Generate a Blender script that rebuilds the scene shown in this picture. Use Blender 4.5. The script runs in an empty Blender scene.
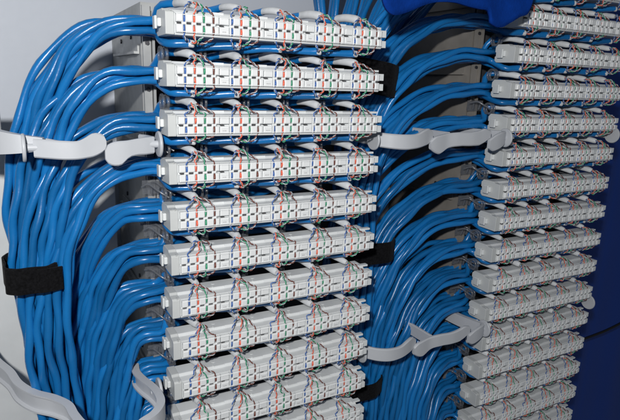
import bpy, bmesh, math, random
from mathutils import Vector, Matrix
random.seed(7)
S = 0.01                      # everything below is written in centimetres
C = bpy.context.scene.collection
sin, cos, pi = math.sin, math.cos, math.pi

# ------------------------------------------------------------------ materials
def mat(name, col, rough=.45, metal=0, spec=.5, var=0.0, bump=0, bscale=800, mottled=0, mscale=60, coat=0, alpha=1, sheen=0, objvar=0):
    m = bpy.data.materials.new(name); m.use_nodes = True
    nt = m.node_tree; b = nt.nodes['Principled BSDF']
    b.inputs['Base Color'].default_value = (*col, 1)
    b.inputs['Roughness'].default_value = rough
    b.inputs['Metallic'].default_value = metal
    b.inputs['Specular IOR Level'].default_value = spec
    b.inputs['Coat Weight'].default_value = coat
    b.inputs['Coat Roughness'].default_value = .2
    b.inputs['Alpha'].default_value = alpha
    b.inputs['Sheen Weight'].default_value = sheen
    tc = nt.nodes.new('ShaderNodeTexCoord')
    if mottled or objvar:
        mx = nt.nodes.new('ShaderNodeHueSaturation'); mx.inputs['Color'].default_value = (*col, 1)
        add = nt.nodes.new('ShaderNodeMath'); add.operation = 'ADD'; add.inputs[0].default_value = 1; add.inputs[1].default_value = 0
        if mottled:
            n = nt.nodes.new('ShaderNodeTexNoise'); n.inputs['Scale'].default_value = mscale; n.inputs['Detail'].default_value = 5
            nt.links.new(tc.outputs['Object'], n.inputs['Vector'])
            r = nt.nodes.new('ShaderNodeMapRange'); r.inputs['From Min'].default_value = .3; r.inputs['From Max'].default_value = .7
            r.inputs['To Min'].default_value = 1-mottled; r.inputs['To Max'].default_value = 1+mottled
            nt.links.new(n.outputs['Fac'], r.inputs['Value']); nt.links.new(r.outputs[0], add.inputs[0])
        if objvar:
            oi = nt.nodes.new('ShaderNodeObjectInfo')
            r2 = nt.nodes.new('ShaderNodeMapRange'); r2.inputs['To Min'].default_value = -objvar; r2.inputs['To Max'].default_value = objvar
            nt.links.new(oi.outputs['Random'], r2.inputs['Value']); nt.links.new(r2.outputs[0], add.inputs[1])
        nt.links.new(add.outputs[0], mx.inputs['Value']); nt.links.new(mx.outputs[0], b.inputs['Base Color'])
    if var:
        n2 = nt.nodes.new('ShaderNodeTexNoise'); n2.inputs['Scale'].default_value = 250; n2.inputs['Detail'].default_value = 4
        nt.links.new(tc.outputs['Object'], n2.inputs['Vector'])
        r3 = nt.nodes.new('ShaderNodeMapRange'); r3.inputs['To Min'].default_value = max(0, rough-var); r3.inputs['To Max'].default_value = rough+var
        nt.links.new(n2.outputs['Fac'], r3.inputs['Value']); nt.links.new(r3.outputs[0], b.inputs['Roughness'])
    if bump:
        n3 = nt.nodes.new('ShaderNodeTexNoise'); n3.inputs['Scale'].default_value = bscale; n3.inputs['Detail'].default_value = 6
        nt.links.new(tc.outputs['Object'], n3.inputs['Vector'])
        bp = nt.nodes.new('ShaderNodeBump'); bp.inputs['Strength'].default_value = bump; bp.inputs['Distance'].default_value = .0004
        nt.links.new(n3.outputs['Fac'], bp.inputs['Height']); nt.links.new(bp.outputs[0], b.inputs['Normal'])
    return m
M = dict(
    jacket=mat('blue_jacket', (.007,.145,.41), .29, var=.08, bump=.2, bscale=450, mottled=.14, mscale=45, objvar=.2),
    white=mat('white_plastic', (.70,.725,.735), .42, var=.08, mottled=.04, mscale=90),
    tooth=mat('contact_plastic', (.77,.79,.80), .38, var=.06),
    cap=mat('grey_white_plastic', (.56,.58,.58), .5, var=.08, mottled=.05, mscale=70),
    slit=mat('dark_slit', (.07,.07,.075), .7),
    print=mat('grey_print', (.45,.45,.46), .7),
    sleeve=mat('pale_sleeve', (.60,.62,.64), .5, mottled=.12, mscale=150, objvar=.1),
    ring=mat('ring_plastic', (.50,.52,.555), .42, var=.08, mottled=.04, mscale=40, bump=.1, bscale=300),
    velcro=mat('black_velcro', (.006,.006,.007), .95, spec=.08, bump=1, bscale=1100, sheen=.03, mottled=.5, mscale=900),
    steel=mat('galvanised_steel', (.36,.37,.37), .5, metal=.35, var=.12, mottled=.18, mscale=80),
    dull=mat('shaded_steel', (.25,.235,.215), .6, metal=.2, var=.1, mottled=.15, mscale=60),  # right frame's steel, colour darkened for light falloff and shadow
    dark=mat('shaded_plate', (.035,.037,.042), .7, mottled=.2),  # grey metal plate, shade behind the strips put into its colour
    bolt=mat('bolt_steel', (.10,.10,.11), .4, metal=.8),
    wall=mat('painted_wall', (.55,.59,.66), .55, var=.05, mottled=.04, mscale=6, bump=.1, bscale=300),
    bluewall=mat('blue_panel_paint', (.0015,.042,.29), .5, mottled=.08, mscale=8, bump=.2, bscale=200),
    cloth=mat('blue_cloth', (.0015,.034,.24), .9, spec=.1, bump=.6, bscale=900, sheen=0, mottled=.1, mscale=300),
    clear=mat('clear_plastic', (.17,.18,.20), .2, alpha=.36, spec=.8),
    cord=mat('black_cord', (.006,.006,.007), .5),
    w0=mat('wire_blue', (.05,.14,.42), .45), w1=mat('wire_orange', (.78,.14,.075), .45),
    w2=mat('wire_green', (.035,.30,.16), .45), w3=mat('wire_brown', (.17,.055,.04), .45),
    ww=mat('wire_white', (.50,.52,.55), .45),
)

# ------------------------------------------------------------------ mesh helpers
class MB:
    def __init__(s): s.v=[]; s.f=[]; s.m=[]; s.sm=[]; s.mats=[]
    def mi(s, m):
        if m not in s.mats: s.mats.append(m)
        return s.mats.index(m)
    def add(s, vs, fs, m, smooth=False):
        o=len(s.v); s.v += [tuple(v) for v in vs]; k=s.mi(m)
        for f in fs: s.f.append([i+o for i in f]); s.m.append(k); s.sm.append(smooth)
    def box(s, x0,x1,y0,y1,z0,z1, m, ch=0):
        """box with chamfered front (y0) edges and ends"""
        if not ch:
            vs=[(x,y,z) for x in (x0,x1) for y in (y0,y1) for z in (z0,z1)]
            s.add(vs,[(0,1,3,2),(4,6,7,5),(0,4,5,1),(2,3,7,6),(0,2,6,4),(1,5,7,3)],m); return
        c=ch
        prof=[((x0+c,z0+c),(x1-c,z1-c),y0),((x0,z0),(x1,z1),y0+c),((x0,z0),(x1,z1),y1)]
        vs=[]
        for (a,b,y) in prof: vs+=[(a[0],y,a[1]),(b[0],y,a[1]),(b[0],y,b[1]),(a[0],y,b[1])]
        fs=[(0,1,2,3),(8,11,10,9)]
        for l in (0,4):
            for i in range(4): fs.append((l+i,l+4+i,l+4+(i+1)%4,l+(i+1)%4))
        s.add(vs,fs,m)
    def prism(s, prof, x0, x1, m):      # profile in (y,z) extruded along x
        n=len(prof); vs=[(x0,y,z) for y,z in prof]+[(x1,y,z) for y,z in prof]
        s.add(vs,[tuple(range(n)),tuple(range(2*n-1,n-1,-1))]+[(i,i+n,(i+1)%n+n,(i+1)%n) for i in range(n)],m)
    def cyl(s, c, ax, r, h, m, n=24, r2=None, rnd=0):
        ax=Vector(ax).normalized(); u=ax.orthogonal().normalized(); w=ax.cross(u); c=Vector(c)
        r2=r if r2 is None else r2
        rings=[(0,r-rnd),(rnd,r),(h-rnd,r2),(h,r2-rnd)] if rnd else [(0,r),(h,r2)]
        vs=[]; 
        for d,q in rings: vs+=[c+ax*d+(u*cos(2*pi*i/n)+w*sin(2*pi*i/n))*q for i in range(n)]
        fs=[tuple(range(n-1,-1,-1)),tuple(range(len(vs)-n,len(vs)))]
        s.add(vs,fs,m)
        s.add(vs,[(k*n+i,k*n+(i+1)%n,(k+1)*n+(i+1)%n,(k+1)*n+i) for k in range(len(rings)-1) for i in range(n)],m,True)
    def tube(s, pts, r, m, n=8, twist=0, lobe=0, lobe4=0, ph=0, caps=True):
        pts=[Vector(p) for p in pts]; N=len(pts)
        t=[(pts[min(i+1,N-1)]-pts[max(i-1,0)]).normalized() for i in range(N)]
        u=t[0].orthogonal().normalized(); vs=[]; d=0
        for i in range(N):
            if i: d+=(pts[i]-pts[i-1]).length
            u=(u-t[i]*u.dot(t[i])).normalized(); w=t[i].cross(u)
            rr=r(i/(N-1)) if callable(r) else r
            for k in range(n):
                a=2*pi*k/n; q=rr*(1+lobe*cos(2*(a-twist*d-ph))+lobe4*cos(4*(a-twist*d*1.0-ph)))
                vs.append(pts[i]+(u*cos(a)+w*sin(a))*q)
        fs=[(i*n+k,i*n+(k+1)%n,(i+1)*n+(k+1)%n,(i+1)*n+k) for i in range(N-1) for k in range(n)]
        s.add(vs,fs,m,True)
        if caps: s.add([vs[k] for k in range(n)]+[vs[-n+k] for k in range(n)],[tuple(range(n-1,-1,-1)),tuple(range(n,2*n))],m)
    def mesh(s, name, off=(0,0,0)):
        me=bpy.data.meshes.new(name)
        me.from_pydata([((a-off[0])*S,(b-off[1])*S,(c-off[2])*S) for a,b,c in s.v],[],s.f)
        for m in s.mats: me.materials.append(m)
        me.polygons.foreach_set('material_index',s.m); me.polygons.foreach_set('use_smooth',s.sm)
        me.update(); return me
def spline(P, step):
    """Catmull-Rom through P, resampled at about step"""
    P=[Vector(p) for p in P]; Q=[P[0]*2-P[1]]+P+[P[-1]*2-P[-2]]; out=[]
    for i in range(1,len(Q)-2):
        a,b,c,d=Q[i-1:i+3]; L=(c-b).length; n=max(2,int(L/step))
        # centripetal-like tangents, scaled by segment length
        def tan(p,q,r):
            l1=max((q-p).length,1e-4); l2=max((r-q).length,1e-4)
            return ((q-p)/l1*l2+(r-q)/l2*l1)/(l1+l2)
        m0=tan(a,b,c)*L; m1=tan(b,c,d)*L
        for k in range(n):
            t=k/n; t2=t*t; t3=t2*t
            out.append(b*(2*t3-3*t2+1)+m0*(t3-2*t2+t)+c*(-2*t3+3*t2)+m1*(t3-t2))
    out.append(P[-1]); return out
def tag(o, label, cat, group=None):
    o['label']=label; o['category']=cat
    if group: o['group']=group
    return o
def put(name, data, loc=(0,0,0), parent=None):
    o=bpy.data.objects.new(name,data); C.objects.link(o); o.location=[c*S for c in loc]
    if parent: o.parent=parent
    return o
ORD=['topmost','second','third','fourth','fifth','sixth','seventh','eighth','ninth','tenth','eleventh','twelfth','thirteenth','fourteenth','fifteenth','sixteenth']
STN=['first','second','third','fourth','fifth']

# ------------------------------------------------------------------ layout
PITCH=2.2
LX,LY,LZ=0.,0.,0.
RX,RY,RZ=21.96,.817,4.193
NL,NR=11,16
XS=[.42,2.61,4.80,6.99,9.18]; WP=.44            # stations and wire pitch
BW=10.86

# ------------------------------------------------------------------ terminal strip
def bev(me, off):
    bm=bmesh.new(); bm.from_mesh(me); bmesh.ops.remove_doubles(bm,verts=bm.verts,dist=1e-7)
    bmesh.ops.bevel(bm,geom=[e for e in bm.edges if e.calc_face_angle(0)>.5],offset=off*S,segments=2,profile=.5,affect='EDGES',clamp_overlap=True)
    bm.to_mesh(me); bm.free(); return me
def strip_meshes():
    b=MB(); W=M['white']
    b.prism([(.13,.045),(.13,.93),(.50,.96),(.62,1.08),(1.45,1.08),(1.62,.93),(1.62,.10),(1.5,.0),(.2,.0)],0,BW,W)
    b.prism([(.0,.0),(.0,.05),(.16,.055),(.16,-.03),(.05,-.04)],.02,BW,W)          # lower rail
    b.prism([(.06,.885),(.06,.925),(.16,.935),(.16,.885)],.02,BW,W)                # upper rail
    b.box(BW+.002,11.17,.03,.5,.55,.90,W); b.box(BW+.002,11.17,.03,.5,.03,.38,W)   # fork prongs
    me=bev(b.mesh('strip_body'),.025)
    b2=MB()
    for xs in XS:                                                                   # moulded dimples on top
        b2.cyl((xs+1.55,1.05,1.075),(0,0,1),.10,.02,W,14,rnd=.008)
        b2.box(xs+1.42,xs+2.0,.55,.8,1.0,1.10,W)
    bm=bmesh.new(); bm.from_mesh(me); bm.from_mesh(b2.mesh('t')); bm.to_mesh(me); bm.free()
    def row(z0,z1,up):
        r=MB(); T=M['tooth']
        edges=[.06]
        for xs in XS:
            for j in range(4): edges.append(xs+WP*j)
        edges.append(BW-.04)
        for i in range(len(edges)-1):
            a=edges[i]+(.052 if i else 0); c=edges[i+1]-(.052 if i<len(edges)-2 else 0)
            wide=c-a>.55
            if i==0: r.box(.06,BW-.04,-.105,-.045,*((.805,.845) if up else (.10,.14)),T,.012)
            if wide and i<len(edges)-2:
                r.box(a,a+.19,-.12,.15,z0,z1,T,.045); a+=.225
                r.box(c-.07,c,-.12,.15,z0,z1,T,.03); r.box(a,c-.095,-.085,.15,z0,z1,T,.03); c-=.095
            else: r.box(a,c,-.12,.15,z0,z1,T,.045)
            if wide and i<len(edges)-2:
                # ridge and faint moulded marks on the label block
                z=(z0+z1)/2
                r.box(a+.05,c-.05,-.105,-.08,z+.07,z+.10,T)
                x=a+.12
                rg=random.Random(int(i*7+up))
                if not up:
                    while x<c-.16:
                        w=rg.uniform(.03,.07); r.box(x,x+w,-.088,-.084,z-.055,z-.005,M['print']); x+=w+.022
            # contact tip reaching to the middle, with its dark slit
            if not wide or True:
                zc=.475
                if up:
                    xm=(a+c)/2 if not wide else a+.12
                    r.box(xm-.085,xm+.085,-.03,.14,zc-.020,zc+.020,M['slit'])
                    xe=edges[i+1]
                    if i<len(edges)-2: r.box(xe-.12,xe+.10,-.085,.135,zc-.055,zc+.055,T,.03)
        return r.mesh('contact_row')
    upm=row(.525,.875,1); lom=row(.07,.425,0)
    c=MB()
    c.prism([(.06,-.03),(.02,.0),(.02,.90),(.10,.97),(.50,1.0),(.62,1.10),(1.48,1.10),(1.66,.92),(1.66,.62),(1.58,.60),(1.58,.36),(1.66,.34),(1.66,.1),(1.5,-.03)],-.38,-.002,M['cap'])
    c.box(-.20,-.10,.0,.3,.96,1.0,M['cap'])
    cap=bev(c.mesh('end_cap'),.02)
    n=MB(); n.box(-.55,-.385,.70,1.30,.34,.70,M['white']); n.box(-.66,-.552,.78,1.22,.24,.80,M['cap'])
    nub=bev(n.mesh('mounting_lug'),.04)
    g=MB()                                                                          # clear loops behind the strip
    gm=M['clear']
    for xs in [-.15]+[x+1.25 for x in XS[:4]]:
        for dx in (0,.22):
            R=.36; cz=1.50; cy=2.0
            g.tube([(xs+dx,cy+R*cos(a),cz-.1+R*.95*sin(a)) for a in [pi*(-.35+1.75*q/18) for q in range(19)]],.075,gm,8)
        g.box(xs-.06,xs+.28,1.64,2.2,1.02,1.16,gm)
    gl=g.mesh('clear_cable_guide')
    return me,upm,lom,cap,nub,gl
SM=strip_meshes()
PN=['body','contact_row','contact_row','end_cap','mounting_lug','cable_guide']
def make_strip(x,y,z,side,k):
    r=put('terminal_strip',None,(x,y,z))
    for n,me in zip(PN,SM):
      if not (n=='cable_guide' and k==0): put(n,me,(0,0,0),r)
    tag(r,f'white plastic terminal strip, {ORD[k]} from the top in the {side} stack'.replace('topmost from the top','topmost'),'terminal strip',f'white terminal strips in the {side} stack')
    return r
rt=random.Random(3)
for k in range(NL):
    o=make_strip(LX,LY,LZ-PITCH*k,'left',k); o.rotation_euler=(math.radians(rt.uniform(-1.3,1.3)),0,math.radians(rt.uniform(-.25,.25)))
for k in range(NR):
    o=make_strip(RX,RY,RZ-PITCH*k,'right',k); o.rotation_euler=(math.radians(rt.uniform(-1.3,1.3)),0,math.radians(rt.uniform(-.25,.25)))

# ------------------------------------------------------------------ wires at one station (local: x=0 at the blue slot, z=0 strip bottom)
def wire_meshes(top, seed):
    rg=random.Random(seed); out=[]
    f=(lambda z: z) if top else (lambda z: .945-z)
    # start of the wires = end of the sleeve
    bx=.62+rg.uniform(-.2,.2); by=.55+rg.uniform(-.06,.1); bz=(1.36 if top else 1.27)+rg.uniform(-.04,.04)
    for j in range(4):
        m=M['w%d'%j]; x=WP*j
        sx=bx+rg.uniform(-.07,.07)+(.05*(j-1.5)); hz=rg.uniform(-.10,.16)
        P=[(bx+.03*(j-1.5),by+.1,bz),(sx*.72+x*.28+rg.uniform(-.10,.10),by-.18+rg.uniform(-.08,.06),bz-.05+hz*.7),
           (sx*.40+x*.60+rg.uniform(-.11,.11),.16+rg.uniform(-.08,.08),1.15+hz*.6+rg.uniform(-.05,.05)),(x+rg.uniform(-.03,.03),.03+rg.uniform(-.05,.02),.955),(x,.02,.87),(x,-.035,.76),(x,-.02,.66),(x,.04,.57)]
        P=[(a,b,f(c)) for a,b,c in P]
        c0=spline(P,.045); A=[];B=[]; L=0; N=len(c0); ph=rg.uniform(0,6)
        for i,p in enumerate(c0):
            if i: L+=(p-c0[i-1]).length
            t=(c0[min(i+1,N-1)]-c0[max(i-1,0)]).normalized()
            u=t.cross(Vector((.3,.8,.52))).normalized(); w=t.cross(u)
            q=2*pi*L/.42+ph; e=.034 if L<1.0 else .016
            off=(u*cos(q)+w*sin(q))*e
            A.append(p+off); B.append(p-off)
        nb=int(len(B)*.70); w=MB(); rr=lambda t:.030+.020*max(0,min(1,(t-.80)*12)); w.tube(A,rr,m,6); w.tube(B[:nb],.024,M['ww'],6)
        out.append(w.mesh('wire_pair'))
    return out
WT=[wire_meshes(True,10+i) for i in range(12)]; WB=[wire_meshes(False,40+i) for i in range(12)]

# ------------------------------------------------------------------ cables
CR=.185
def wander(rg, amp):
    a=[(rg.uniform(.25,.8),rg.uniform(0,6.3),rg.uniform(-1,1)) for _ in range(3)]
    b=[(rg.uniform(.25,.8),rg.uniform(0,6.3),rg.uniform(-1,1)) for _ in range(3)]
    return lambda d: Vector((sum(c*sin(f*d+p) for f,p,c in a)*amp*.6, sum(c*sin(f*d+p) for f,p,c in b)*amp*.6, 0))
def left_bundle(k,b,l):
    """where cable b (0 front..4 back), layer l of left strip k runs down; returns list of points from the top of the fall"""
    if k<4:
        xo=-5.15-.44*b-(.05 if l else 0); y=4.3-.80*k+.40*(1-l)
        zj=-PITCH*k-(7.6+.35*b)
    else:
        j=k-4; xo=-4.25+.42*j-.38*b-(.15 if l else 0); y=max(4.3-.62*j+.40*(1-l),1.3)
        zj=-PITCH*k-(8.0+.4*b)
    pts=[]
    z=zj
    def lean(z): return 0 if z>-11 else min(.075*(-11-z)**1.12*.9,2.2)*(1 if k<4 else .45)
    def yl(z): 
        t=max(0,min(1,(-12-z)/5)); return t*t*(3-2*t)*.9
    pts.append((xo+lean(z),y+yl(z),z))
    while z>-27:
        z-=2.2; sq=math.exp(-((z+10.7)/2.4)**2)*(.30 if k<4 else 0)
        pts.append((xo+lean(z)+(-6.2-xo)*sq,y+yl(z)+(3-y)*sq,z))
    return pts, zj
def right_bundle(k,b,l):
    zs=RZ-PITCH*k
    if k<4:                                       # joins the strapped trunk high up
        kk=k+4
        xo=13.55-.50*b-(.14 if l else 0); y=7.0-.50*kk+.36*(1-l)
        zj=zs-(6.2+.4*b)
    else:
        j=k-4; xo=12.9+.62*j-.46*b-(.2 if l else 0); y=max(5.2-.42*j+.38*(1-l),2.0)
        zj=zs-(7.6+.5*b)
    pts=[(xo,y,zj)]; z=zj
    while z>-33:
        z-=2.4; pts.append((xo+.02*(zj-z),y,z))
    return pts, zj
def make_cable(side,k,b,l,s,top,rg):
    if side=='left': x0,y0,z0=LX,LY,LZ-PITCH*k; fall,zj=left_bundle(k,b,l)
    else: x0,y0,z0=RX,RY,RZ-PITCH*k; fall,zj=right_bundle(k,b,l)
    xs=XS[s]; P=[]
    # station end first
    if top: P+=[(xs+.25,2.1,1.52),(xs+.02,2.55,1.46)]; zr=.95; yr=2.75+.12*s
    else:   P+=[(xs+.48,.68,-.31),(xs+.05,.88,-.33),(xs-.7,1.15,-.38)]; zr=-.15; yr=1.9+.15*s
    if s==0: P[-1:]=[(xs-.25,P[-1][1]+.1,P[-1][2])] if top else [(xs-.2,.95,-.35)]
    x=P[-1][0]-1.3
    while x>.6:
        P.append((x,yr+rg.uniform(-.12,.12)+(.2 if top else 0),zr+rg.uniform(-.14,.14)-(.0 if top else .1))); x-=1.9
    ye=2.15+.40*b; ze=.20+.42*(l)
    P=[(x0+p[0],y0+p[1],z0+p[2]) for p in P]
    P.append((x0-.35,y0+ye,z0+ze+.02)); 
    xe=x0-1.3; P.append((xe,y0+ye,z0+ze))
    # quarter superellipse arc from the entry to the top of the fall
    bx,by,bz=fall[0]; ax_=xe-bx; bz_=(z0+ze)-bz
    n=7; jit=rg.uniform(-.38,.38)
    for i in range(1,n):
        t=i/n*pi/2; e=.93
        P.append((xe-ax_*sin(t)**e, (y0+ye)*(1-i/n)+by*i/n-.12*sin(2*t), z0+ze-bz_*(1-cos(t)**e)+jit*sin(2*t)))
    P+=fall
    Q=spline(P,.30)
    wd=wander(rg,.09 if side=='left' else .11); d=0; R=[]; hp=rg.uniform(0,6); hr=.045; per=rg.uniform(2.4,4.0)
    for i,p in enumerate(Q):
        if i: d+=(p-Q[i-1]).length
        k2=min(1,d/2); v=wd(d)
        t=(Q[min(i+1,len(Q)-1)]-Q[max(i-1,0)]).normalized()
        u=t.cross(Vector((.2,.9,.3))).normalized(); w=t.cross(u); q=2*pi*d/per+hp
        R.append(p+(u*v.x+w*v.y)*k2+(u*cos(q)+w*sin(q))*hr*k2)
        if p.z<-30: break
    org=(x0+xs,y0,z0)
    root=put('network_cable',None,org)
    mb=MB(); mb.tube(R,CR,M['jacket'],12,twist=2*pi/5.2,lobe=.075,lobe4=.03,ph=rg.uniform(0,6))
    put('jacket',mb.mesh('jacket',org),(0,0,0),root)
    sl=MB()
    if top: 
        e=rg.uniform(-.06,.06)
        SP=[(.22,2.2,1.52),(.34+e,1.6,1.53+e*.5),(.46+e,1.1,1.47),(.60,.62,1.37)]; r0=rg.choice([.165,.185,.20])
        if side=='left' and s<2 and rg.random()<.3: r0=.16
    else: SP=[(.42,.70,-.31),(.55,.64,-.33),(.63,.60,-.33)]; r0=.17
    sl.tube(spline(SP,.12),lambda t:r0*(1-.25*max(0,t-.9)*10),M['sleeve'],12,lobe=.06,twist=.5)
    put('sleeve',sl.mesh('sleeve',(0,0,0)),(0,0,0),root)
    for me in (WT if top else WB)[rg.randrange(12)]: put('wire_pair',me,(0,0,0),root)
    edge='above' if top else 'below'
    tag(root,f'blue cable ending at the {STN[s]} wire cluster {edge} the {ORD[k]} {side} strip','network cable','blue network cables running to the terminal strips')
for side,N in (('left',NL),('right',NR)):
    for k in range(N):
        rg=random.Random(hash((side=='left',k))%9999)
        slots=[(b,l) for b in range(5) for l in range(2)]
        # bottom cables take the lower layer more often
        slots.sort(key=lambda q:(q[1]+rg.uniform(-.6,.6)))
        ends=[(s,False) for s in range(5)]+[(s,True) for s in range(5)]
        for (b,l),(s,top) in zip(slots,ends): make_cable(side,k,b,l,s,top,rg)
# cables of strips above the picture, seen only where they pass down the right trunk
rg=random.Random(99)
for i in range(24):
    b=i%8; l=i//8
    x=10.7+.55*b+rg.uniform(-.1,.1); y=6.9-.45*l
    P=[(x+1.15*b-.3,y+.4,9),(x+.80*b-.1,y+.2,4.5),(x+.34*b,y,1.5)]
    z=-1.5
    while z>-33: P.append((x,y,z)); z-=3
    Q=spline(P,.35); wd=wander(rg,.10); d=0; R=[]; hp=rg.uniform(0,6)
    for j,p in enumerate(Q):
        if j: d+=(p-Q[j-1]).length
        v=wd(d); q=2*pi*d/3.1+hp; R.append(p+Vector((v.x+.035*cos(q),v.y+.035*sin(q),0)))
    mb=MB(); mb.tube(R,CR,M['jacket'],12,twist=2*pi/5.2,lobe=.075,lobe4=.03,ph=hp)
    o=put('network_cable',mb.mesh('network_cable',(x,y,0)),(x,y,0))
    tag(o,'blue cable hanging straight down the middle bundle from the top edge, under the black straps','network cable','blue network cables coming down from above the picture')

# ------------------------------------------------------------------ straps
def strap(cx,cy,cz,a,b,h,label,tilt=0,tail=True):
    m=MB(); n=64; vs=[]; rg=random.Random(int(cx*10)); th=.09
    prof=[(0,-h/2),(th,-h/2+.03),(th,h/2-.03),(0,h/2)]
    for i in range(n):
        t=2*pi*i/n; e=.72
        ct,st=cos(t),sin(t); bx=abs(ct)**e*(1 if ct>0 else -1); by=abs(st)**e*(1 if st>0 else -1)
        w=.035*sin(9*t)+.03*sin(5*t+1)
        for o_,dz in prof:
            vs.append((cx+bx*(a+o_+w),cy+by*(b+o_+w),cz+dz+tilt*bx*a+.03*sin(3*t)+.10*(by if by<0 else 0)))
    fs=[(i*4+k,i*4+(k+1)%4,((i+1)%n)*4+(k+1)%4,((i+1)%n)*4+k) for i in range(n) for k in range(4)]
    m.add(vs,fs,M['velcro'],False)
    o=put('cable_strap',m.mesh('cable_strap',(cx,cy,cz)),(cx,cy,cz)); tag(o,label,'cable strap','black hook and loop straps around the bundles')
    if not tail: return
    t=MB(); x=cx+a*.2; y=cy-b-.10
    pts=[(x+q*.26,y+.03*q-.02+.01*q*q,cz-.10+tilt*(x-cx)-.01*q) for q in range(5)]
    vs=[]
    for q,(px,py,pz) in enumerate(pts): vs+=[(px,py,pz-h/2+.09),(px,py-.07,pz-h/2+.09),(px,py-.07,pz+h/2-.07),(px,py,pz+h/2-.07)]
    t.add(vs,[(q*4+k,q*4+(k+1)%4,q*4+4+(k+1)%4,q*4+4+k) for q in range(4) for k in range(4)]+[(0,1,2,3),(16,19,18,17)],M['velcro'])
    put('strap_tail',t.mesh('strap_tail',(cx,cy,cz)),(0,0,0),o)
strap(-6.22,3.2,-10.95,1.10,1.36,1.28,'black strap around the thick left cable bundle')
strap(12.6,5.2,-1.35,2.55,2.1,2.0,'wide black strap beside the second left strip, at the top of the middle bundle',tilt=-.12,tail=False)
strap(13.2,4.7,-12.3,2.2,2.0,1.4,'black strap halfway down the middle bundle, beside the sixth left strip',tail=False)
strap(12.3,4.0,-21.8,2.5,1.7,1.1,'lowest black strap on the middle bundle, under the lower cable ring',tail=False)

# ------------------------------------------------------------------ cable rings
def band(mb, P, th, m, step=.12, rim=0):
    th=th*1.45
    """P: list of (x,y,zlo,zhi): an upright flat band following the plan path"""
    a=spline([(p[0],p[1],0) for p in P],step); 
    lo=spline([(p[0],p[1],p[2]) for p in P],step); hi=spline([(p[0],p[1],p[3]) for p in P],step)
    N=min(len(a),len(lo),len(hi)); 
    # resample zlo/zhi by parameter
    def samp(Q,i): return Q[round(i*(len(Q)-1)/(len(a)-1))]
    vs=[]; N=len(a); c=th*.28
    for i in range(N):
        t=(a[min(i+1,N-1)]-a[max(i-1,0)]); t.z=0; t.normalize(); n=Vector((t.y,-t.x,0))
        zl,zh=samp(lo,i).z,samp(hi,i).z
        h=zh-zl; c2=min(c,h*.3)
        sec=[(th/2,zl+c2),(th/2-c,zl),(-th/2+c,zl),(-th/2,zl+c2),(-th/2,zh-c2),(-th/2+c,zh),(th/2-c,zh),(th/2,zh-c2)]
        if rim and h>.5: sec=[(th/2+rim,zl),(-th/2,zl),(-th/2,zh),(th/2+rim,zh),(th/2+rim,zh-.09),(th/2,zh-.13),(th/2,zl+.13),(th/2+rim,zl+.09)]
        vs+=[(a[i].x+n.x*o,a[i].y+n.y*o,z) for o,z in sec]
    k=8
    fs=[(i*k+j,i*k+(j+1)%k,(i+1)*k+(j+1)%k,(i+1)*k+j) for i in range(N-1) for j in range(k)]
    mb.add(vs,fs,m,False); mb.add(vs[:k]+vs[-k:],[tuple(range(k)),tuple(range(2*k-1,k-1,-1))],m)
def ring_part(parent,name,P,org,th=.15,rim=0):
    m=MB(); band(m,P,th,M['ring'],rim=rim); me=m.mesh(name,org)
    bm=bmesh.new(); bm.from_mesh(me); bmesh.ops.remove_doubles(bm,verts=bm.verts,dist=1e-7); bmesh.ops.recalc_face_normals(bm,faces=bm.faces)
    for f in bm.faces: f.smooth=True
    bm.to_mesh(me); bm.free()
    try: me.set_sharp_from_angle(angle=math.radians(28))
    except Exception: pass
    return put(name,me,(0,0,0),parent)
def stud(parent,c,org,d=-1,facing=(1,0,0)):
    m=MB(); m.cyl((c[0]+.02,c[1],c[2]),(-d,0,0),.17,.5,M['ring'],20); put('peg',m.mesh('peg',org),(0,0,0),parent)
    m=MB(); m.cyl((c[0]-.10,c[1],c[2]),(1,0,0),.60,.14,M['ring'],40,rnd=.04); put('end_disc',m.mesh('end_disc',org),(0,0,0),parent)
def left_ring(z,label):
    org=(-3,1,z); r=put('cable_ring',None,org); tag(r,label,'cable ring','grey plastic cable rings')
    h=.44
    ring_part(r,'finger',[(-5.75,1.10,z-.40,z+.40),(-5.2,.86,z-.44,z+.36),(-4.6,.70,z-.48,z+.32),(-4.0,.68,z-.47,z+.33),(-3.75,.72,z-.44,z+.45),(-3.5,.76,z-.40,z+.60),(-3.2,.80,z-.28,z+.62),(-3.0,.82,z-.14,z+.52),(-2.93,.83,z+.02,z+.34)],org)
    ring_part(r,'finger',[(-2.99,.80,z-.55,z-.12),(-2.86,.80,z-.74,z+.10),(-2.6,.80,z-.84,z+.22),(-2.3,.80,z-.80,z+.26),(-2.05,.82,z-.56,z+.27),(-1.7,.88,z-.42,z+.32),(-1.2,.98,z-.40,z+.38),(-.82,1.12,z-.38,z+.40)],org)
    ring_part(r,'arm',[(-4.75,.92,z+.0,z+.30),(-5.4,1.15,z-.10,z+.42),(-6.3,1.30,z-.22,z+.56),(-7.0,1.75,z-.30,z+.70),(-7.6,2.7,z-.4,z+.75),(-8.35,3.6,z-.5,z+.5),(-8.5,6,z-.5,z+.5),(-8.5,12.3,z-.5,z+.5)],org,.18,rim=.10)
    ring_part(r,'arm',[(-.84,1.14,z-.38,z+.40),(-.95,1.9,z-.40,z+.40),(-1.15,2.3,z-.4,z+.4)],org,.16)
    stud(r,(-6.12,1.10,z+.02),org); stud(r,(-.52,1.10,z+.05),org,d=1)
left_ring(-4.92,'pale grey plastic cable ring across the left bundle above its black strap')

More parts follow.
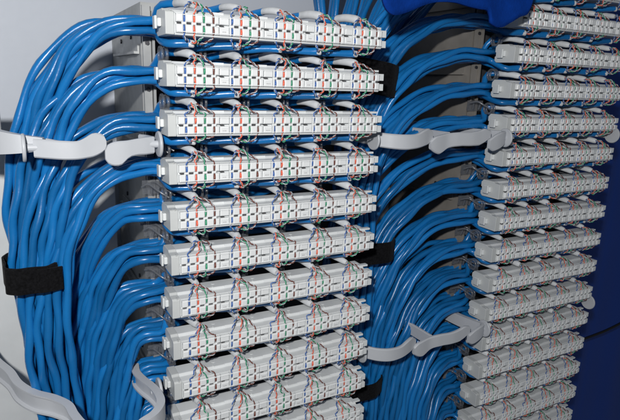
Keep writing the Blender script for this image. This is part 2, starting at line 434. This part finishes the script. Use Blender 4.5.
def lower_left(z):
    org=(-3,1,z); r=put('cable_ring',None,org); tag(r,'pale grey cable ring in the bottom left corner, around the left bundle','cable ring','grey plastic cable rings')
    ring_part(r,'arm',[(-9.0,12.2,z-.5,z+.5),(-8.6,9,z-.5,z+.5),(-8.15,6.6,z-.5,z+.5),(-7.5,4.9,z-.5,z+.5),(-7.1,3.4,z-.5,z+.5),(-6.5,2.3,z-.5,z+.5),(-5.65,1.4,z-.48,z+.48),(-5.15,.6,z-.45,z+.45),(-4.95,-.4,z-.42,z+.42),(-4.6,-1.4,z-.42,z+.42),(-4.0,-1.9,z-.42,z+.38),(-3.5,-2.0,z-.30,z+.5),(-3.2,-1.95,z-.1,z+.45)],org,.16,rim=.16)
    ring_part(r,'arm',[(-1.75,4.2,z-.42,z+.42),(-1.62,3.2,z-.42,z+.42),(-1.70,2.3,z-.42,z+.42),(-1.55,1.5,z-.42,z+.42),(-1.30,.7,z-.42,z+.42),(-1.15,-.2,z-.42,z+.42),(-1.25,-1.1,z-.45,z+.40),(-1.8,-1.8,z-.5,z+.36),(-2.5,-2.0,z-.75,z+.25),(-3.0,-1.95,z-.6,z-.15)],org,.16,rim=.16)
    stud(r,(-.95,.7,z+.05),org,d=1)
lower_left(-17.25)

def right_ring(z,label,mid):
    org=(15,1,z); r=put('cable_ring',None,org); tag(r,label,'cable ring','grey plastic cable rings')
    ring_part(r,'finger',[(11.95,1.25,z-.40,z+.42),(12.5,.75,z-.46,z+.38),(13.2,.45,z-.50,z+.36),(14.0,.42,z-.46,z+.40),(14.6,.55,z-.38,z+.60),(15.05,.7,z-.26,z+.66),(15.4,.8,z-.05,z+.45)],org,.17)
    ring_part(r,'finger',[(15.22,.62,z-.55,z-.05),(15.5,.62,z-.80,z+.16),(15.95,.66,z-.86,z+.26),(16.5,.72,z-.55,z+.34),(17.4,.62,z-.42,z+.42),(18.4,.55,z-.42,z+.42),(19.2,.60,z-.38,z+.52),(19.6,.62,z-.25,z+.62),(19.95,.64,z-.0,z+.5)],org,.17)
    ring_part(r,'finger',[(19.8,.48,z-.60,z-.05),(20.1,.48,z-.78,z+.2),(20.6,.5,z-.70,z+.36),(21.1,.6,z-.5,z+.42),(21.35,.75,z-.40,z+.44)],org,.17)
    if mid:
        ring_part(r,'arm',[(16.75,.8,z-.40,z+.42),(16.72,2.5,z-.42,z+.42),(16.6,4.9,z-.42,z+.42)],org,.15)
    ring_part(r,'arm',[(21.2,.8,z-.40,z+.44),(20.9,2.2,z-.42,z+.42),(20.75,5.2,z-.42,z+.42),(20.9,12,z-.42,z+.42)],org,.15,rim=.1)
    ring_part(r,'arm',[(12.0,1.2,z-.38,z+.36),(11.8,2.4,z-.35,z+.30),(11.5,3.8,z-.25,z+.2)],org,.15)
    stud(r,(11.62,1.25,z+.02),org); stud(r,(21.5,.75,z),org,d=1)
right_ring(-4.93,'grey cable ring across the top of the middle bundle, beside the third left strip',True)
right_ring(-18.2,'grey cable ring low on the middle bundle, two flat arms reaching into the cables',True)
def far_ring(x,z,label):
    org=(x,1,z); r=put('cable_ring_end',None,org); tag(r,label,'cable ring','disc ended cable rings by the right stack')
    ring_part(r,'arm',[(x+.3,1.1,z-.30,z+.2),(x-.2,2.2,z-.26,z+.18),(x-.4,3.6,z-.2,z+.14),(x-.5,6,z-.2,z+.14)],org,.13)
    stud(r,(x,1.1,z),org)
far_ring(33.0,-4.95,'grey disc on a thin arm at the right end of the fifth right strip')
far_ring(33.25,-18.3,'grey disc peeking out at the right end of the tenth right strip')

# ------------------------------------------------------------------ frames
def frame(x,y,ztop,zbot,w,side,plate,flange):
    r=put('mounting_frame',None,(x,y,ztop)); org=(x,y,ztop)
    tag(r,f'{"galvanised grey" if side=="left" else "shade-darkened grey"} metal mounting frame behind the {side} stack of strips','mounting frame')
    d=12.45-y
    m=MB(); m.box(x-.62,x-.50,y,y+d,zbot,ztop,flange); m.box(x-.62,x-.62+1.1,y-.12,y-.002,ztop-.9,ztop,flange); put('side_flange',m.mesh('side_flange',org),(0,0,0),r)
    m=MB(); m.box(x-.498,x+11.4,y+1.2,y+1.3,zbot,ztop-.5,plate); put('back_plate',m.mesh('back_plate',org),(0,0,0),r)
    m=MB(); m.box(x+11.45,x+11.57,y+.3,y+d,zbot,ztop-.3,plate); put('side_flange',m.mesh('side_flange',org),(0,0,0),r)
    m=MB(); m.box(x-.60,x-.22,y-.35,y-.125,zbot,ztop-.15,flange); m.box(x-.18,x-.06,y-.5,y+.6,zbot,ztop-.4,flange); put('post',m.mesh('post',org),(0,0,0),r)
    n=int((ztop-zbot)/PITCH)
    for i in range(n):
        z=ztop-1.15-.75-i*PITCH
        m=MB(); m.cyl((x-.41,y-.36,z),(0,-1,0),.11,.09,M['bolt'],6); put('bolt',m.mesh('bolt',org),(0,0,0),r)
    for i in range(n):                            # horizontal brackets back to the wall
        z=ztop-2.3-i*PITCH
        m=MB(); m.box(x-.9,x-.64,y+.4,y+6.5,z-.10,z+.02,flange); m.box(x-.72,x-.64,y+.4,y+6.5,z+.02,z+.35,flange)
        m.cyl((x-.625,y+2.4,z+.8),(-1,0,0),.12,.07,M['bolt'],10); m.cyl((x-.625,y+5.2,z+.7),(-1,0,0),.12,.07,M['bolt'],10)
        if i%2==0: put('bracket',m.mesh('bracket',org),(0,0,0),r)
frame(LX,3.95,1.65,-30,11.2,'left',M['dark'],M['steel'])
frame(RX,4.4,RZ+1.6,-36,11.2,'right',M['dark'],M['dull'])

# clear plastic cable combs standing at the left end of each strip, in the gaps
def comb(x,y,z,side,k):
    r=MB(); rg=random.Random(k*5+(side=='left')); m=M['clear']
    for i in range(2):
        a0=rg.uniform(-.3,.3); xx=x-.75+.42*i; yy=y+1.9+.5*i
        r.tube(spline([(xx-.3,yy+.9,z-.55+a0*.3),(xx-.1,yy+.4,z-.35),(xx+.25,yy,z-.62),(xx+.75,yy-.25,z-.95+a0*.2)],.15),.06,m,8)
    for i in range(4):
        r.cyl((x-.85+.27*i,y+3.2-.25*i,z-.95+rg.uniform(-.08,.08)),(rg.uniform(-.2,.2),-.3,1),.07,.42,m,8)
    r.box(x-1.0,x+.35,y+3.0,y+3.1,z-1.0,z-.3,m)
    o=put('cable_comb',r.mesh('cable_comb',(x,y,z)),(x,y,z))
    tag(o,f'clear plastic comb under the left end of the {ORD[k]} {side} strip','cable comb','clear plastic cable combs')
for k in range(2,NL): comb(LX,LY,LZ-PITCH*k,'left',k)
for k in range(3,NR): comb(RX,RY,RZ-PITCH*k,'right',k)

# ------------------------------------------------------------------ setting
def struct(name,mb,org=(0,0,0)):
    o=put(name,mb.mesh(name,org),org); o['kind']='structure'; return o
m=MB(); m.box(-45,30,12.5,13.0,-60,30,M['wall']); struct('wall',m)
m=MB()
vs=[];n=60
for i in range(n+1):
    x=33.6+i*.9; y=9.5+.25*sin(x*.35)+.12*sin(x*.9)+(.5 if x>47 else 0)
    vs+=[(x,y,-70),(x,y,30),(x,y+.3,-70),(x,y+.3,30)]
fs=[]
for i in range(n): a=i*4; fs+=[(a,a+4,a+5,a+1),(a+2,a+3,a+7,a+6)]
m.add(vs,fs,M['bluewall'],True); struct('blue_wall',m)
m=MB(); m.box(-.5+RX,33.5,12.4,12.49,-60,30,M['bluewall']); struct('blue_backing',m)

m=MB(); m.box(-20,-1.3,9.6,9.8,-40,-5.4,M['white']); struct('brightening_panel',m)  # white panel added before the wall for more brightness and sharper shadows
# wall tab with bolt at the left edge
r=put('wall_bracket',None,(-8,5,-3)); tag(r,'grey metal tab with a dark bolt at the left edge above the upper cable ring','bracket')
m=MB(); m.box(-11,-6.95,5.0,5.15,-4.9,-2.95,M['steel']); put('tab',bev(m.mesh('tab',(-8,5,-3)),.06),(0,0,0),r)
m=MB(); m.cyl((-7.5,4.98,-3.45),(0,-1,0),.24,.16,M['bolt'],6); m.cyl((-7.5,4.995,-3.45),(0,-1,0),.32,.04,M['slit'],20); put('bolt',m.mesh('bolt',(-8,5,-3)),(0,0,0),r)

# black cord at the right
m=MB(); m.tube(spline([(34.5,7,-21.8),(36,7.0,-24.6),(38,7.1,-25.6),(41,7.1,-26.1),(45,7.1,-26.0),(52,7.2,-25)],.4),.13,M['cord'],8)
o=put('cord',m.mesh('cord',(36,7,-25)),(36,7,-25)); tag(o,'thin black cord crossing the blue wall at the lower right','cord')

# blue cloth hanging into the top of the picture
poly=[(10.0,2.6),(10.08,2.15),(10.35,1.75),(10.75,1.58),(11.3,1.66),(11.9,1.86),(12.7,2.20),(13.6,2.45),(14.6,2.52),(15.7,2.42),(16.6,2.35),(17.25,2.28),(17.42,2.0),(17.5,1.72),(17.8,1.60),(18.5,1.55),(19.1,1.85),(19.7,2.2),(20.3,2.42),(20.5,2.8),(20.6,3.4)]
bot=spline([(x,0,z) for x,z in poly],.12)
vs=[]; NT=14
def cy(x,z): return -1.0+.10*sin(x*1.1)+.05*sin(x*2.7+z)+ .02*(z-2)
for p in bot:
    for q in range(NT+1):
        t=q/NT; z=p.z+(6.5-p.z)*t; x=p.x+(.3*(p.x-15)*t*.2)
        vs.append((x,cy(x,z),z))
nb=len(vs); th=.22
vs+=[(x,y+th,z) for x,y,z in vs]
fs=[]
W=NT+1; NN=len(bot)
for i in range(NN-1):
    for q in range(NT):
        a=i*W+q; fs.append((a,a+W,a+W+1,a+1)); fs.append((nb+a,nb+a+1,nb+a+W+1,nb+a+W))
    fs.append((i*W,nb+i*W,nb+(i+1)*W,(i+1)*W))
for q in range(NT): fs.append((q,q+1,nb+q+1,nb+q)); a=(NN-1)*W+q; fs.append((a,nb+a,nb+a+1,a+1))
m=MB(); m.add(vs,fs,M['cloth'],True)
o=put('blue_cloth',m.mesh('blue_cloth',(14,-1,3)),(14,-1,3)); tag(o,'dark blue cloth hanging into the top of the picture over the middle bundle','cloth')

# ------------------------------------------------------------------ camera, light, render
rot=Matrix(((0.88174062,0.46521120,0.07817937),(-0.47058684,0.85587859,0.21452240),(0.03288618,-0.22594329,0.97358520)))
right=rot.col[0]; fwd=rot.col[1]; up=rot.col[2]; cpos=Vector((-6.5716,-24.8707,-1.8113))
cam=bpy.data.cameras.new('camera'); co=bpy.data.objects.new('camera',cam); C.objects.link(co)
mw=Matrix.Identity(4)
for i in range(3): mw[i][0]=right[i]; mw[i][1]=up[i]; mw[i][2]=-fwd[i]; mw[i][3]=cpos[i]*S
co.matrix_world=mw; cam.sensor_width=36; cam.lens=553.92*36/620; cam.clip_start=.002; cam.clip_end=20
bpy.context.scene.camera=co
def lamp(name,off,power,size,col=(1,1,1)):
    l=bpy.data.lights.new(name,'POINT'); l.energy=power; l.shadow_soft_size=size*S; l.color=col
    o=bpy.data.objects.new(name,l); C.objects.link(o)
    p=cpos+right*off[0]+up*off[1]+fwd*off[2]; o.location=[c*S for c in p]
lamp('camera_flash',(-2.7,5.0,-6.0),5.0,.8,(1,.985,.96))
w=bpy.data.worlds.new('World'); bpy.context.scene.world=w; w.use_nodes=True
w.node_tree.nodes['Background'].inputs[0].default_value=(.75,.85,1,1); w.node_tree.nodes['Background'].inputs[1].default_value=.095
sc=bpy.context.scene
sc.render.engine='CYCLES'
sc.view_settings.view_transform='Standard'; sc.view_settings.look='None'; sc.view_settings.exposure=0; sc.view_settings.gamma=1
